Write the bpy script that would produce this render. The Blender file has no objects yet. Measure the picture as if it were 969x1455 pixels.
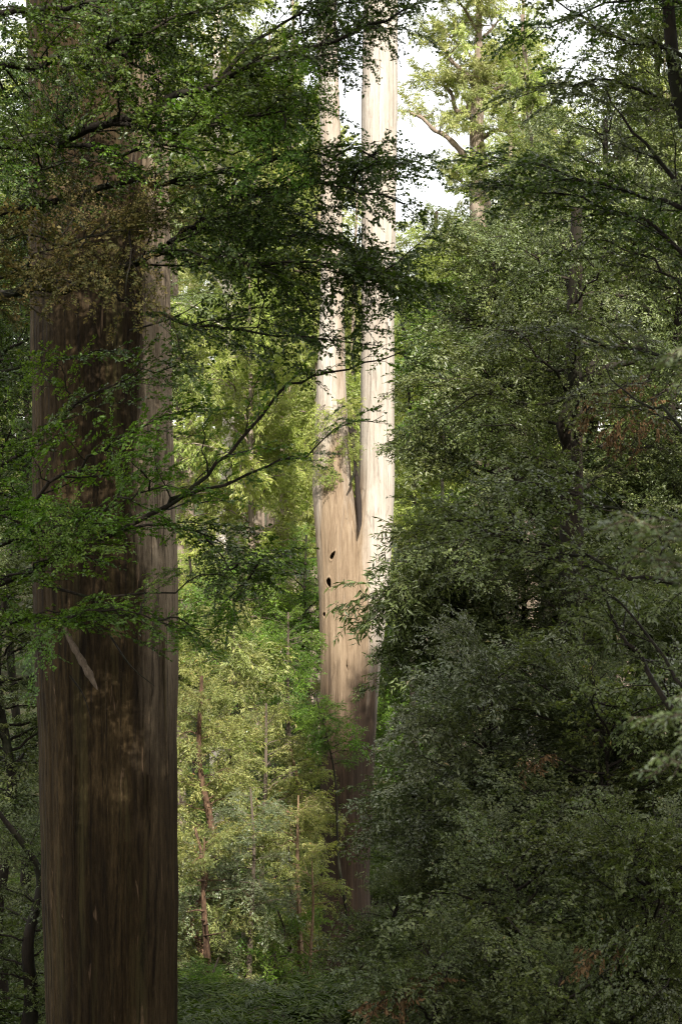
import bpy, math, random
import numpy as np
R = math.radians
scene = bpy.context.scene
COL = scene.collection
f32 = np.float32

# ------------------------------------------------------------------ camera frame helpers
LENS, SENS = 65.0, 36.0
K = (SENS / LENS) / 1455.0
def P(px, py, d):                      # a point at distance d seen at this place of the 969x1455 photograph
    return np.array([(px - 484.5) * K * d, d, (727.5 - py) * K * d])

def hills(x, y):
    x = np.asarray(x, float); y = np.asarray(y, float)
    near = -1.65 - 0.232 * np.clip(y, -60, 48)
    t = np.clip((y - 44) / 30, 0, 1); t = t * t * (3 - 2 * t)
    far = -13.2 + 0.075 * np.clip(y - 60, 0, 400)
    z = near * (1 - t) + far * t
    z = z + 0.03 * np.abs(x) * np.clip((y - 5) / 20, 0, 1) * (np.abs(x) < 120) + 3.6 * (np.abs(x) >= 120) * np.clip((y - 5) / 20, 0, 1)
    z = z + 0.35 * np.sin(x * .31 + 1.3) * np.sin(y * .23) + .12 * np.sin(x * 1.1 + y * .7)
    return z
def ground_z(x, y): return float(hills(x, y))

# ------------------------------------------------------------------ mesh helpers
def new_mesh(name, verts, faces, mat=None, rnd=None, smooth=False):
    verts = np.asarray(verts, f32); faces = np.asarray(faces, np.int32)
    me = bpy.data.meshes.new(name)
    n, k = faces.shape
    me.vertices.add(len(verts)); me.vertices.foreach_set('co', verts.ravel())
    me.loops.add(n * k); me.loops.foreach_set('vertex_index', faces.ravel())
    me.polygons.add(n); me.polygons.foreach_set('loop_start', np.arange(0, n * k, k, dtype=np.int32))
    me.polygons.foreach_set('loop_total', np.full(n, k, np.int32))
    if smooth: me.polygons.foreach_set('use_smooth', np.ones(n, bool))
    if rnd is not None:
        a = me.attributes.new('rnd', 'FLOAT', 'POINT'); a.data.foreach_set('value', np.asarray(rnd, f32))
    if mat: me.materials.append(mat)
    me.update(calc_edges=True)
    return me

def link(name, me, parent=None, mat=None):
    o = bpy.data.objects.new(name, me); COL.objects.link(o)
    if parent is not None: o.parent = parent
    if mat is not None and me is not None:
        o.material_slots[0].link = 'OBJECT'; o.material_slots[0].material = mat
    return o

def tag(o, label, cat, group=None, kind=None):
    o['label'] = label; o['category'] = cat
    if group: o['group'] = group
    if kind: o['kind'] = kind
    return o

def thing(name, label, cat, loc, group=None):
    o = bpy.data.objects.new(name, None); COL.objects.link(o)
    o.empty_display_size = .3
    o.location = loc
    return tag(o, label, cat, group)

def nrm(v): return v / np.maximum(np.linalg.norm(v, axis=-1, keepdims=True), 1e-9)

def smooth_path(pts, n):
    pts = np.asarray(pts, float)
    p = np.vstack([2 * pts[0] - pts[1], pts, 2 * pts[-1] - pts[-2]])
    m = len(pts) - 1
    out = []
    for u in np.linspace(0, m - 1e-6, n):
        i = int(u); t = u - i
        a, b, c, d = p[i], p[i + 1], p[i + 2], p[i + 3]
        out.append(.5 * (2 * b + (c - a) * t + (2 * a - 5 * b + 4 * c - d) * t * t + (3 * b - a - 3 * c + d) * t ** 3))
    return np.array(out)

class Acc:                              # collects quads
    def __init__(s): s.v = []; s.f = []; s.n = 0
    def add(s, v, f):
        s.v.append(v); s.f.append(f + s.n); s.n += len(v)
    def arrays(s): return np.vstack(s.v), np.vstack(s.f)

def tube(path, rad, sides=7, cap=True):
    path = np.asarray(path, float); n = len(path); rad = np.asarray(rad, float)
    T = np.gradient(path, axis=0); T = nrm(T)
    ref = np.array([0., 0, 1]) if abs(T[0][2]) < .9 else np.array([1., 0, 0])
    u = nrm(np.cross(T[0], ref)); U = [u]
    for i in range(1, n):
        u = u - T[i] * np.dot(u, T[i]); u = nrm(u); U.append(u)
    U = np.array(U); W = np.cross(T, U)
    a = np.arange(sides) * 2 * np.pi / sides
    v = path[:, None] + (U[:, None] * np.cos(a)[None, :, None] + W[:, None] * np.sin(a)[None, :, None]) * rad[:, None, None]
    v = v.reshape(-1, 3)
    i = np.arange(n - 1)[:, None] * sides; j = np.arange(sides)[None]
    jn = (j + 1) % sides
    f = np.stack([i + j, i + jn, i + sides + jn, i + sides + j], -1).reshape(-1, 4)
    return v, f

def prisms(P0, P1, r0, r1):             # many thin three-sided twigs at once
    D = nrm(P1 - P0)
    ref = np.where(np.abs(D[:, 2:3]) < .9, np.array([[0., 0, 1]]), np.array([[1., 0, 0]]))
    U = nrm(np.cross(D, ref)); W = np.cross(D, U)
    a = np.arange(3) * 2 * np.pi / 3
    c = U[:, None] * np.cos(a)[None, :, None] + W[:, None] * np.sin(a)[None, :, None]
    v = np.concatenate([P0[:, None] + c * r0, P1[:, None] + c * r1], 1).reshape(-1, 3)
    b = np.arange(len(P0))[:, None] * 6
    f = np.stack([np.stack([b[:, 0] + j, b[:, 0] + (j + 1) % 3, b[:, 0] + 3 + (j + 1) % 3, b[:, 0] + 3 + j], -1) for j in range(3)], 1).reshape(-1, 4)
    return v, f

# ------------------------------------------------------------------ foliage generator
def leaves(P0, D, L, N, rng, step, ll, lw, hang=0.0, tilt=.42, ang=(38, 72)):
    n = np.maximum(2, (L / step)).astype(int)
    idx = np.repeat(np.arange(len(P0)), n)
    st = np.cumsum(n) - n
    k = np.arange(len(idx)) - st[idx]
    t = (k + rng.uniform(.1, .9, len(idx))) / n[idx]
    D_ = D[idx]; N_ = N[idx]; Lg = L[idx][:, None]
    S = np.cross(N_, D_)
    pos = P0[idx] + D_ * Lg * t[:, None]; pos[:, 2] -= (.12 * Lg[:, 0]) * t * t
    a = np.radians(rng.uniform(ang[0], ang[1], len(idx)))[:, None]
    sd = np.where(k % 2 == 0, 1., -1.)[:, None]
    d = D_ * np.cos(a) + S * sd * np.sin(a) + rng.normal(0, .22, (len(idx), 3))
    if hang > 0:
        d = d * (1 - hang) + np.array([0, 0, -1.]) * hang + rng.normal(0, .16, d.shape)
    d = nrm(d)
    m = N_ * (1 - hang) + rng.normal(0, tilt + hang * .8, d.shape)
    m = nrm(m - d * np.sum(m * d, 1, keepdims=True))
    w = np.cross(m, d)
    sz = (ll * rng.uniform(.55, 1.2, len(idx)))[:, None]
    hw = sz * lw * .5
    v0 = pos; v2 = pos + d * sz - m * sz * .12
    c = pos + d * sz * .45
    v1 = c + w * hw + m * hw * .35; v3 = c - w * hw + m * hw * .35
    v = np.stack([v0, v1, v2, v3], 1).reshape(-1, 3)
    b = np.arange(len(idx)) * 4
    f = np.stack([np.stack([b, b + 1, b + 2], -1), np.stack([b, b + 2, b + 3], -1)], 1).reshape(-1, 3)
    rnd = np.repeat(np.clip(rng.uniform(0, 1, len(P0))[idx] * .55 + rng.uniform(0, 1, len(idx)) * .45, 0, 1), 4)
    return v, f, rnd

BEECH = dict(sec_len=.95, sec_step=.10, ter_step=.078, ter_len=.30, leaf_step=.020, ll=.054, lw=.60, hang=.05, droop=.20, tilt=.5, fluff=.28)
FLAT = dict(BEECH, fluff=.15, tilt=.38, sec_step=.125, droop=.14)
SASS = dict(sec_len=.95, sec_step=.11, ter_step=.085, ter_len=.34, leaf_step=.023, ll=.078, lw=.40, hang=.10, droop=.24, tilt=.42, fluff=.24)
EUC = dict(sec_len=1.0, sec_step=.17, ter_step=.085, ter_len=.40, leaf_step=.036, ll=.20, lw=.23, hang=.5, droop=.10, tilt=.55, fluff=.45)
WATTLE = dict(sec_len=1.0, sec_step=.10, ter_step=.08, ter_len=.33, leaf_step=.022, ll=.112, lw=.27, hang=.34, droop=.30, tilt=.6, fluff=.4)

def gen_bough(seed, path, r0, start=.12, nmain=None, dense=1., side_bias=0., flat=True, **q):
    rng = np.random.default_rng(seed)
    L0 = np.sum(np.linalg.norm(np.diff(path, axis=0), axis=1))
    nm = nmain or max(10, int(L0 / .18))
    mp = smooth_path(path, nm)
    mp[1:-1] += rng.normal(0, .010 * min(L0, 3), (nm - 2, 3))
    seg = np.linalg.norm(np.diff(mp, axis=0), axis=1); cs = np.concatenate([[0], np.cumsum(seg)]); L = cs[-1]
    rad = r0 * (1 - .86 * (cs / L) ** .8)
    wood = Acc(); wood.add(*tube(mp, rad, 7))
    TP, TD, TL, TN = [], [], [], []
    s = start * L; side = 1 if rng.random() < .5 else -1
    up = np.array([0., 0, 1])
    while s < L * 1.0:
        u = s / L
        i = min(np.searchsorted(cs, s), nm - 1); i = max(i, 1)
        t = (s - cs[i - 1]) / seg[i - 1]
        p = mp[i - 1] + (mp[i] - mp[i - 1]) * t
        T = nrm(mp[i] - mp[i - 1])
        nv = up - T * T[2]
        if np.linalg.norm(nv) < .25: nv = rng.normal(0, 1, 3); nv -= T * np.dot(nv, T)
        nv = nrm(nv + rng.normal(0, q['fluff'], 3)); nv = nrm(nv - T * np.dot(nv, T))
        S = np.cross(nv, T)
        a = R(rng.uniform(35, 70))
        if not flat:
            ph = rng.uniform(0, 6.283); S = S * math.cos(ph) + nv * math.sin(ph); side = 1
        d = nrm(T * math.cos(a) + S * side * math.sin(a) + up * rng.normal(.06, q['fluff'] * .9))
        prof = min(1, .45 + 1.3 * u) * (1 - .62 * max(0, (u - .45) / .55))
        sl = q['sec_len'] * prof * rng.uniform(.45, 1.25) * min(1.25, .55 + L * .2)
        m = 6
        tt = np.linspace(0, 1, m)[:, None]
        fw = nrm(d + T * .5)
        sp = p + (d * (1 - tt * .5) + fw * tt * .5) * tt * sl + rng.normal(0, .016 * sl, (m, 3)) * (tt > 0)
        sp[:, 2] -= q['droop'] * sl * tt[:, 0] ** 2
        rr = max(.0025, min(rad[i] * .5, .008 * sl + .0015)) * (1 - .75 * tt[:, 0])
        wood.add(*tube(sp, rr, 4))
        sd = nrm(sp[-1] - sp[0])
        k = .12 * sl; s2 = 1 if rng.random() < .5 else -1
        nn = nrm(nv + rng.normal(0, q['fluff'] * 1.1, 3))
        while k < sl:
            w = k / sl; fi = w * (m - 1); ii = min(int(fi), m - 2)
            q0 = sp[ii] + (sp[ii + 1] - sp[ii]) * (fi - ii)
            dd = nrm(sp[ii + 1] - sp[ii])
            SS = np.cross(nn, dd); aa = R(rng.uniform(35, 68))
            d3 = nrm(dd * math.cos(aa) + SS * s2 * math.sin(aa) + up * rng.normal(0, .1 + q['fluff'] * .7))
            TP.append(q0); TD.append(d3); TL.append(q['ter_len'] * rng.uniform(.5, 1.2) * (1 - .45 * w)); TN.append(nn)
            s2 = -s2; k += q['ter_step'] * rng.uniform(.6, 1.4) / dense
        TP.append(sp[-2]); TD.append(nrm(sp[-1] - sp[-2])); TL.append(.5 * q['ter_len'] + .2 * sl); TN.append(nn)
        side = -side; s += q['sec_step'] * rng.uniform(.5, 1.6) / dense
    TP, TD, TL, TN = map(np.array, (TP, TD, TL, TN))
    TN = nrm(TN - TD * np.sum(TN * TD, 1, keepdims=True))
    e = TP + TD * TL[:, None]; e[:, 2] -= .12 * TL
    wood.add(*prisms(TP, e, .0032, .0014))
    lv = leaves(TP, TD, TL, TN, rng, q['leaf_step'], q['ll'], q['lw'], q['hang'], q['tilt'])
    return wood.arrays(), lv

# ------------------------------------------------------------------ materials
class N:
    def __init__(s, name):
        s.m = bpy.data.materials.new(name); s.m.use_nodes = True
        s.t = s.m.node_tree; s.t.nodes.clear(); s.out = s.n('ShaderNodeOutputMaterial')
    def n(s, kind, **kw):
        o = s.t.nodes.new(kind)
        for k, v in kw.items(): setattr(o, k, v)
        return o
    def l(s, a, b): s.t.links.new(a, b)
    def tex(s): return s.n('ShaderNodeTexCoord').outputs['Object']
    def mapping(s, src, scale, loc=(0, 0, 0)):
        o = s.n('ShaderNodeMapping'); s.l(src, o.inputs['Vector']); o.inputs['Scale'].default_value = scale; o.inputs['Location'].default_value = loc
        return o.outputs[0]
    def noise(s, vec, scale, detail=4, rough=.55, dist=0):
        o = s.n('ShaderNodeTexNoise'); s.l(vec, o.inputs['Vector'])
        o.inputs['Scale'].default_value = scale; o.inputs['Detail'].default_value = detail
        o.inputs['Roughness'].default_value = rough; o.inputs['Distortion'].default_value = dist
        return o.outputs['Fac']
    def ramp(s, src, stops, interp='LINEAR'):
        o = s.n('ShaderNodeValToRGB'); s.l(src, o.inputs[0]); cr = o.color_ramp; cr.interpolation = interp
        while len(cr.elements) < len(stops): cr.elements.new(.5)
        for e, (p, c) in zip(cr.elements, stops):
            e.position = p; e.color = (*c, 1) if len(c) == 3 else c
        return o.outputs[0]
    def math(s, op, a, b=None, clamp=False):
        o = s.n('ShaderNodeMath', operation=op); o.use_clamp = clamp
        for i, v in enumerate((a, b)):
            if v is None: continue
            if hasattr(v, 'links'): s.l(v, o.inputs[i])
            else: o.inputs[i].default_value = v
        return o.outputs[0]
    def maprange(s, v, a, b, c=0, d=1):
        o = s.n('ShaderNodeMapRange'); s.l(v, o.inputs[0])
        for i, q in enumerate((a, b, c, d)): o.inputs[i + 1].default_value = q
        return o.outputs[0]
    def mix(s, fac, a, b, mode='MIX'):
        o = s.n('ShaderNodeMix', data_type='RGBA', blend_type=mode)
        if hasattr(fac, 'links'): s.l(fac, o.inputs[0])
        else: o.inputs[0].default_value = fac
        for i, v in ((6, a), (7, b)):
            if hasattr(v, 'links'): s.l(v, o.inputs[i])
            else: o.inputs[i].default_value = (*v, 1)
        return o.outputs[2]
    def bump(s, h, strength, dist):
        o = s.n('ShaderNodeBump'); o.inputs['Strength'].default_value = strength; o.inputs['Distance'].default_value = dist
        s.l(h, o.inputs['Height']); return o.outputs[0]
    def principled(s, col, rough=.8, normal=None, spec=.3):
        o = s.n('ShaderNodeBsdfPrincipled')
        if hasattr(col, 'links'): s.l(col, o.inputs['Base Color'])
        else: o.inputs['Base Color'].default_value = (*col, 1)
        if hasattr(rough, 'links'): s.l(rough, o.inputs['Roughness'])
        else: o.inputs['Roughness'].default_value = rough
        o.inputs['Specular IOR Level'].default_value = spec
        if normal is not None: s.l(normal, o.inputs['Normal'])
        return o.outputs[0]
    def done(s, shader): s.l(shader, s.out.inputs['Surface']); return s.m

def leaf_mat(name, stops, transl=.35, rough=.38, spec=.45, tint=(1.25, 1.35, .6)):
    g = N(name)
    at = g.n('ShaderNodeAttribute', attribute_name='rnd').outputs['Fac']
    col = g.ramp(at, stops)
    oi = g.n('ShaderNodeObjectInfo').outputs['Random']
    hsv = g.n('ShaderNodeHueSaturation'); g.l(col, hsv.inputs['Color'])
    g.l(g.maprange(oi, 0, 1, .485, .512), hsv.inputs['Hue'])
    g.l(g.maprange(g.math('FRACT', g.math('MULTIPLY', oi, 7.31)), 0, 1, .78, 1.22), hsv.inputs['Value'])
    c = hsv.outputs[0]
    p = g.principled(c, rough, spec=spec)
    tr = g.n('ShaderNodeBsdfTranslucent'); g.l(g.mix(1., c, tint, 'MULTIPLY'), tr.inputs['Color'])
    mx = g.n('ShaderNodeMixShader'); mx.inputs[0].default_value = transl
    g.l(p, mx.inputs[1]); g.l(tr.outputs[0], mx.inputs[2])
    return g.done(mx.outputs[0])

M = {}
M['beech'] = leaf_mat('beech_leaf', [(0, (.022, .042, .006)), (.45, (.040, .074, .009)), (.85, (.072, .116, .014)), (1, (.14, .15, .03))], .30, .40, .35)
M['beech_bright'] = leaf_mat('beech_bright_leaf', [(0, (.046, .092, .010)), (.5, (.078, .146, .014)), (.9, (.12, .20, .022)), (1, (.19, .21, .03))], .40, .42, .35)  # lighter copy of the beech leaf, light painted in for brighter sprays
M['bronze'] = leaf_mat('bronze_leaf', [(0, (.034, .046, .010)), (.35, (.066, .068, .018)), (.7, (.125, .105, .034)), (1, (.21, .16, .06))], .3, .6, .2, (1.2, 1.1, .7))
M['rust'] = leaf_mat('dead_rust_leaf', [(0, (.030, .030, .010)), (.25, (.055, .036, .016)), (.6, (.105, .060, .028)), (1, (.18, .11, .055))], .2, .7, .1, (1.1, 1., .8))
M['sass'] = leaf_mat('sassafras_leaf', [(0, (.040, .056, .016)), (.5, (.078, .101, .030)), (.9, (.13, .155, .050)), (.975, (.15, .17, .055)), (1, (.28, .17, .06))], .30, .40, .42)
M['sass_grey'] = leaf_mat('greyish_leaf', [(0, (.050, .066, .024)), (.5, (.095, .118, .044)), (.95, (.16, .18, .085)), (1, (.28, .16, .06))], .22, .34, .6, (1.1, 1.2, .7))
M['near_leaf'] = leaf_mat('pale_near_leaf', [(0, (.065, .090, .040)), (.5, (.105, .135, .062)), (1, (.16, .18, .09))], .4, .36, .55)  # paled so the colour stands in for sky light on the leaves
M['sun'] = leaf_mat('yellow_green_leaf', [(0, (.065, .082, .022)), (.5, (.185, .205, .062)), (.88, (.31, .315, .11)), (.95, (.34, .29, .11)), (1, (.44, .19, .07))], .45, .45, .35)  # sunlit look put into the leaf colour, plus a few orange leaves
M['euc'] = leaf_mat('eucalypt_leaf', [(0, (.22, .25, .095)), (.5, (.31, .34, .13)), (.9, (.38, .39, .16)), (1, (.46, .37, .18))], .45, .45, .35)
M['euc_green'] = leaf_mat('fresh_eucalypt_leaf', [(0, (.14, .18, .042)), (.5, (.225, .27, .064)), (.9, (.31, .34, .095)), (1, (.40, .34, .12))], .48, .4, .4)

def bark_mat(name, dark, mid, light, moss=None, sc=1., bump=.5, stretch=.12, rough=.85):
    g = N(name); t = g.tex()
    a = g.noise(g.mapping(t, (6 * sc, 6 * sc, 6 * sc * stretch)), 1., 6, .65, .4)
    b = g.noise(g.mapping(t, (30 * sc, 30 * sc, 30 * sc * stretch * .5)), 1., 4, .6)
    h = g.math('ADD', g.math('MULTIPLY', a, .6), g.math('MULTIPLY', b, .4))
    col = g.ramp(h, [(.30, dark), (.5, mid), (.68, light)])
    if moss:
        mm = g.noise(g.mapping(t, (2.2, 2.2, .8)), 1., 5, .6)
        col = g.mix(g.maprange(mm, .48, .66, 0, .8), col, moss)
    return g.done(g.principled(col, rough, g.bump(h, bump, .03), .2))

M['bark_dark'] = bark_mat('dark_mossy_bark', (.007, .006, .004), (.016, .012, .008), (.034, .025, .016), (.014, .019, .006))
M['bark_grey'] = bark_mat('grey_brown_bark', (.035, .027, .02), (.075, .058, .042), (.14, .11, .08))
M['bark_tan'] = bark_mat('sunlit_tan_bark', (.07, .042, .024), (.18, .115, .068), (.32, .225, .14), sc=2.2, stretch=.35, bump=1.)
M['bark_pale'] = bark_mat('pale_eucalypt_bark', (.34, .28, .22), (.50, .44, .37), (.64, .58, .50), sc=.6, bump=.2)
M['bark_far'] = bark_mat('shedding_eucalypt_bark', (.07, .052, .038), (.155, .12, .09), (.29, .24, .19), sc=.5)
M['bark_rust'] = bark_mat('orange_brown_bark', (.018, .011, .007), (.062, .036, .021), (.19, .115, .066), sc=2.2, stretch=.35, bump=1.)

def giant_bark():
    g = N('giant_brown_bark'); t = g.tex()
    sep = g.n('ShaderNodeSeparateXYZ'); g.l(t, sep.inputs[0])
    a = g.noise(g.mapping(t, (2.4, 2.4, .30)), 1., 7, .62, .6)
    b = g.noise(g.mapping(t, (17, 17, 1.8)), 1., 7, .74, .6)
    c = g.noise(g.mapping(t, (46, 46, 7.0)), 1., 5, .75, .4)
    h = g.math('ADD', g.math('ADD', g.math('MULTIPLY', a, .34), g.math('MULTIPLY', b, .38)), g.math('MULTIPLY', c, .28))
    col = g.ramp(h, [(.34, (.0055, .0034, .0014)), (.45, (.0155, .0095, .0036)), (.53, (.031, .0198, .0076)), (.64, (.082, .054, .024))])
    ck = g.n('ShaderNodeTexVoronoi', feature='DISTANCE_TO_EDGE'); g.l(g.mapping(t, (5.5, 5.5, .13)), ck.inputs['Vector']); ck.inputs['Scale'].default_value = 1.
    crack = g.maprange(g.math('ADD', ck.outputs['Distance'], g.math('MULTIPLY', g.math('SUBTRACT', b, .5), .22)), .0, .035, 0, 1)
    # streaks of olive lichen running down the bark
    gl = g.noise(g.mapping(t, (5.0, 5.0, .16), (3, 7, 1)), 1., 6, .65)
    col = g.mix(g.maprange(gl, .54, .66, 0, .6), col, (.070, .060, .022))
    # flecks where old bark flaked away
    fk = g.noise(g.mapping(t, (13, 13, 1.6), (9, 2, 4)), 1., 4, .6, .6)
    col = g.mix(g.maprange(fk, .66, .72, 0, .7), col, (.16, .105, .062))
    # smooth pale bark on the upper right flank, brightened to stand in for sunlight
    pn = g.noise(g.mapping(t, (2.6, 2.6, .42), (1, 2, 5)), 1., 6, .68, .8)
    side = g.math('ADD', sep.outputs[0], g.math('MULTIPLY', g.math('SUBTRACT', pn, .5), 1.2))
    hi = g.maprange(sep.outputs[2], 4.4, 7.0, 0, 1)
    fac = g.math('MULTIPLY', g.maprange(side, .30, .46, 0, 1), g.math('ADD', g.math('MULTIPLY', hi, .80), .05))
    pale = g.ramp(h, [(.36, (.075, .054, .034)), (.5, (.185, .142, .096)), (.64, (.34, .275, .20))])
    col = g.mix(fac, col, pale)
    col = g.mix(g.math('MULTIPLY', g.math('SUBTRACT', 1., crack), .65), col, (.006, .0038, .002))
    hh = g.math('ADD', h, g.math('MULTIPLY', crack, .12))
    return g.done(g.principled(col, .85, g.bump(hh, .8, .035), .15))
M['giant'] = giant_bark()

def forked_bark():
    g = N('forked_pale_bark'); t = g.tex()
    sep = g.n('ShaderNodeSeparateXYZ'); g.l(t, sep.inputs[0])
    a = g.noise(g.mapping(t, (2.0, 2.0, .26)), 1., 7, .66, .7)
    b = g.noise(g.mapping(t, (11, 11, .8)), 1., 6, .7, .6)
    c = g.noise(g.mapping(t, (40, 40, 4.)), 1., 4, .7, .3)
    h = g.math('ADD', g.math('ADD', g.math('MULTIPLY', a, .35), g.math('MULTIPLY', b, .4)), g.math('MULTIPLY', c, .25))
    pale = g.ramp(h, [(.32, (.13, .106, .084)), (.42, (.235, .20, .162)), (.54, (.315, .28, .236)), (.68, (.39, .355, .31))])
    tan = g.ramp(h, [(.32, (.060, .039, .022)), (.44, (.125, .086, .052)), (.56, (.185, .135, .086)), (.68, (.29, .235, .17))])
    brown = g.ramp(h, [(.32, (.010, .006, .0035)), (.5, (.030, .018, .0095)), (.68, (.075, .046, .026))])  # dark bark of the foot, with shade put into its brown
    n1 = g.noise(g.mapping(t, (1.6, 1.6, .16), (4, 1, 0)), 1., 5, .6, .4)
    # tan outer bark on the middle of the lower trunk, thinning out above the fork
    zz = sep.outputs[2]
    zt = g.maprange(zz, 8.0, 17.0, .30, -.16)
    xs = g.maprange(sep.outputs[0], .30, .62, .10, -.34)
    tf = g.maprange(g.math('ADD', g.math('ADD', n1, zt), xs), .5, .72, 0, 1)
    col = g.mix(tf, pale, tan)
    # long drying cracks, grey weather stains and flakes of old bark
    ck = g.n('ShaderNodeTexVoronoi', feature='DISTANCE_TO_EDGE'); g.l(g.mapping(t, (6.5, 6.5, .14), (2, 5, 0)), ck.inputs['Vector']); ck.inputs['Scale'].default_value = 1.
    crack = g.maprange(g.math('ADD', ck.outputs['Distance'], g.math('MULTIPLY', g.math('SUBTRACT', b, .5), .3)), .0, .03, 0, 1)
    st = g.noise(g.mapping(t, (3.4, 3.4, .55), (6, 6, 2)), 1., 6, .68, .8)
    col = g.mix(g.maprange(st, .55, .68, 0, .42), col, (.115, .095, .078))
    fk = g.noise(g.mapping(t, (9, 9, 2.4), (1, 8, 3)), 1., 5, .65, .7)
    col = g.mix(g.maprange(fk, .63, .69, 0, .4), col, (.10, .066, .038))
    col = g.mix(g.math('MULTIPLY', g.math('SUBTRACT', 1., crack), .35), col, (.03, .02, .013))
    h = g.math('ADD', h, g.math('MULTIPLY', crack, .1))
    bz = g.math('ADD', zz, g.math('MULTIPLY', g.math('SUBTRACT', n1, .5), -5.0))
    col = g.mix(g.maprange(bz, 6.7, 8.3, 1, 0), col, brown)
    return g.done(g.principled(col, .75, g.bump(h, .5, .03), .25))
M['forked'] = forked_bark()

def soil():
    g = N('leaf_litter'); t = g.tex()
    a = g.noise(t, .35, 6, .6); b = g.noise(t, 5., 5, .7)
    col = g.mix(g.maprange(a, .42, .58, 0, 1), g.ramp(b, [(.3, (.010, .008, .004)), (.6, (.032, .024, .013))]), g.ramp(b, [(.3, (.009, .014, .004)), (.65, (.026, .042, .012))]))
    return g.done(g.principled(col, .95, g.bump(b, .8, .08), .1))
M['soil'] = soil()
def flat_mat(name, c, rough=.9):
    g = N(name); n = g.noise(g.tex(), 9., 4)
    return g.done(g.principled(g.mix(n, tuple(x * .6 for x in c), tuple(x * 1.3 for x in c)), rough))
M['fork_slit'] = flat_mat('dark_seam_wood', (.015, .010, .007))
M['deadwood'] = bark_mat('grey_dead_wood', (.06, .044, .032), (.15, .112, .082), (.27, .21, .16), sc=4, bump=1.)

# ------------------------------------------------------------------ bough library
LIB = {}
def lib(kind, spec, wood_mat, leaf, lengths, nvar, flat=True, dense=1., r=.012):
    out = []
    for L in lengths:
        for k in range(nvar):
            rng = np.random.default_rng(1000 + int(L * 100) + k * 7 + len(kind))
            pth = np.array([[0, 0, 0], [L * .3, rng.normal(0, .05 * L), rng.normal(.04, .03) * L], [L * .65, rng.normal(0, .08 * L), rng.normal(.05, .05) * L], [L, rng.normal(0, .1 * L), rng.normal(-.02, .06) * L]])
            (wv, wf), (lv, lf, rn) = gen_bough(50 + k + int(L * 10), pth, r * L + .004, flat=flat, dense=dense, **spec)
            out.append((L, new_mesh(kind + '_bough', wv, wf, wood_mat, smooth=True), new_mesh(kind + '_foliage', lv, lf, leaf, rn)))
    LIB[kind] = out
lib('beech', BEECH, M['bark_dark'], M['beech'], (1.2, 2.2, 3.4), 3)
lib('beechflat', FLAT, M['bark_dark'], M['beech_bright'], (1.2, 2.2), 3)
lib('sass', SASS, M['bark_dark'], M['sass'], (1.2, 2.2, 3.4), 3)
lib('wattle', WATTLE, M['bark_grey'], M['sun'], (1.2, 2.2, 3.2), 3)
lib('euc', EUC, M['bark_far'], M['euc'], (1.6, 2.8, 4.0), 3, flat=False, r=.014)

from mathutils import Matrix, Vector, Euler
def add_bough(tree, kind, loc, az, pitch, length, rng, leaf=None, bark=None, roll=.5, label=None):
    opts = LIB[kind]
    Ls = sorted({o[0] for o in opts}); Lb = min(Ls, key=lambda L: abs(math.log(L / length)))
    _, wm, lm = rng.choice([o for o in opts if o[0] == Lb])
    o = link('bough', wm, tree, bark)
    s = length / Lb
    o.location = loc; o.scale = (s, s * rng.choice((-1, 1)) if False else s, s)
    o.rotation_mode = 'XYZ'
    m = Matrix.Rotation(az, 3, 'Z') @ Matrix.Rotation(-pitch, 3, 'Y') @ Matrix.Rotation(rng.gauss(0, roll), 3, 'X')
    o.rotation_euler = m.to_euler()
    c = link('foliage', lm, o, leaf)
    if label: o['label'] = label
    return o

def trunk_mesh(path, r0, r1, mat, sides=14, n=28, flare=.5, flute=.05, seed=0):
    rng = np.random.default_rng(seed)
    p = smooth_path(path, n); u = np.linspace(0, 1, n)
    rad = (r0 + (r1 - r0) * u) * (1 + flare * np.exp(-u * 14)) * (1 + rng.normal(0, .02, n))
    v, f = tube(p, rad, sides)
    a = np.tile(np.arange(sides) * 2 * np.pi / sides, n); uu = np.repeat(u, sides)
    k = 1 + flute * np.sin(3 * a + 5 * uu + seed) + flute * .7 * np.sin(5 * a - 3 * uu + 2 * seed)
    c = np.repeat(p, sides, axis=0)
    v = c + (v - c) * k[:, None]
    return new_mesh('trunk', v, f, mat, smooth=True)

def tree(name, label, cat, base, top, r, kind, n, z0, z1, spread, leaf=None, bark='bark_dark', seed=0, group=None,
         lean=(0, 0), pitch=(-5, 30), shape='dome', bscale=None, wob=.15, az_bias=None, r1=None, visible_from=None):
    """base = (x, y); top, z0, z1 = world heights; spread = bough length (m)"""
    rng = random.Random(seed); x, y = base
    gz = ground_z(x, y) - .1
    t = thing(name, label, cat, (x, y, gz), group)
    H = top - gz
    path = [(0, 0, 0)] + [(lean[0] * u + rng.gauss(0, wob), lean[1] * u + rng.gauss(0, wob), H * u) for u in (.25, .5, .75, 1)]
    link('trunk', trunk_mesh(path, r, r1 if r1 else r * .25, M[bark], seed=seed), t)
    sp = smooth_path(path, 60)
    for i in range(n):
        u = (i + rng.random()) / n
        z = z0 + (z1 - z0) * u - gz
        j = min(59, max(0, int(np.searchsorted(sp[:, 2], z))))
        p = sp[j]
        az = i * 2.39996 + rng.gauss(0, .5)
        if az_bias is not None and rng.random() < az_bias[1]: az = az_bias[0] + rng.gauss(0, .7)
        if shape == 'dome': w = .45 + .55 * math.sqrt(max(0, 1 - (2 * u - .85) ** 2)) if u < .93 else .45
        elif shape == 'cone': w = 1.1 - .8 * u
        elif shape == 'vase': w = .4 + .6 * u
        else: w = 1
        L = spread * w * rng.uniform(.65, 1.15)
        pt = R(rng.uniform(*pitch) + 35 * max(0, u - .6))
        add_bough(t, kind, p, az, pt, L, rng, M[leaf] if leaf else None, M[bark])
    return t

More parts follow.
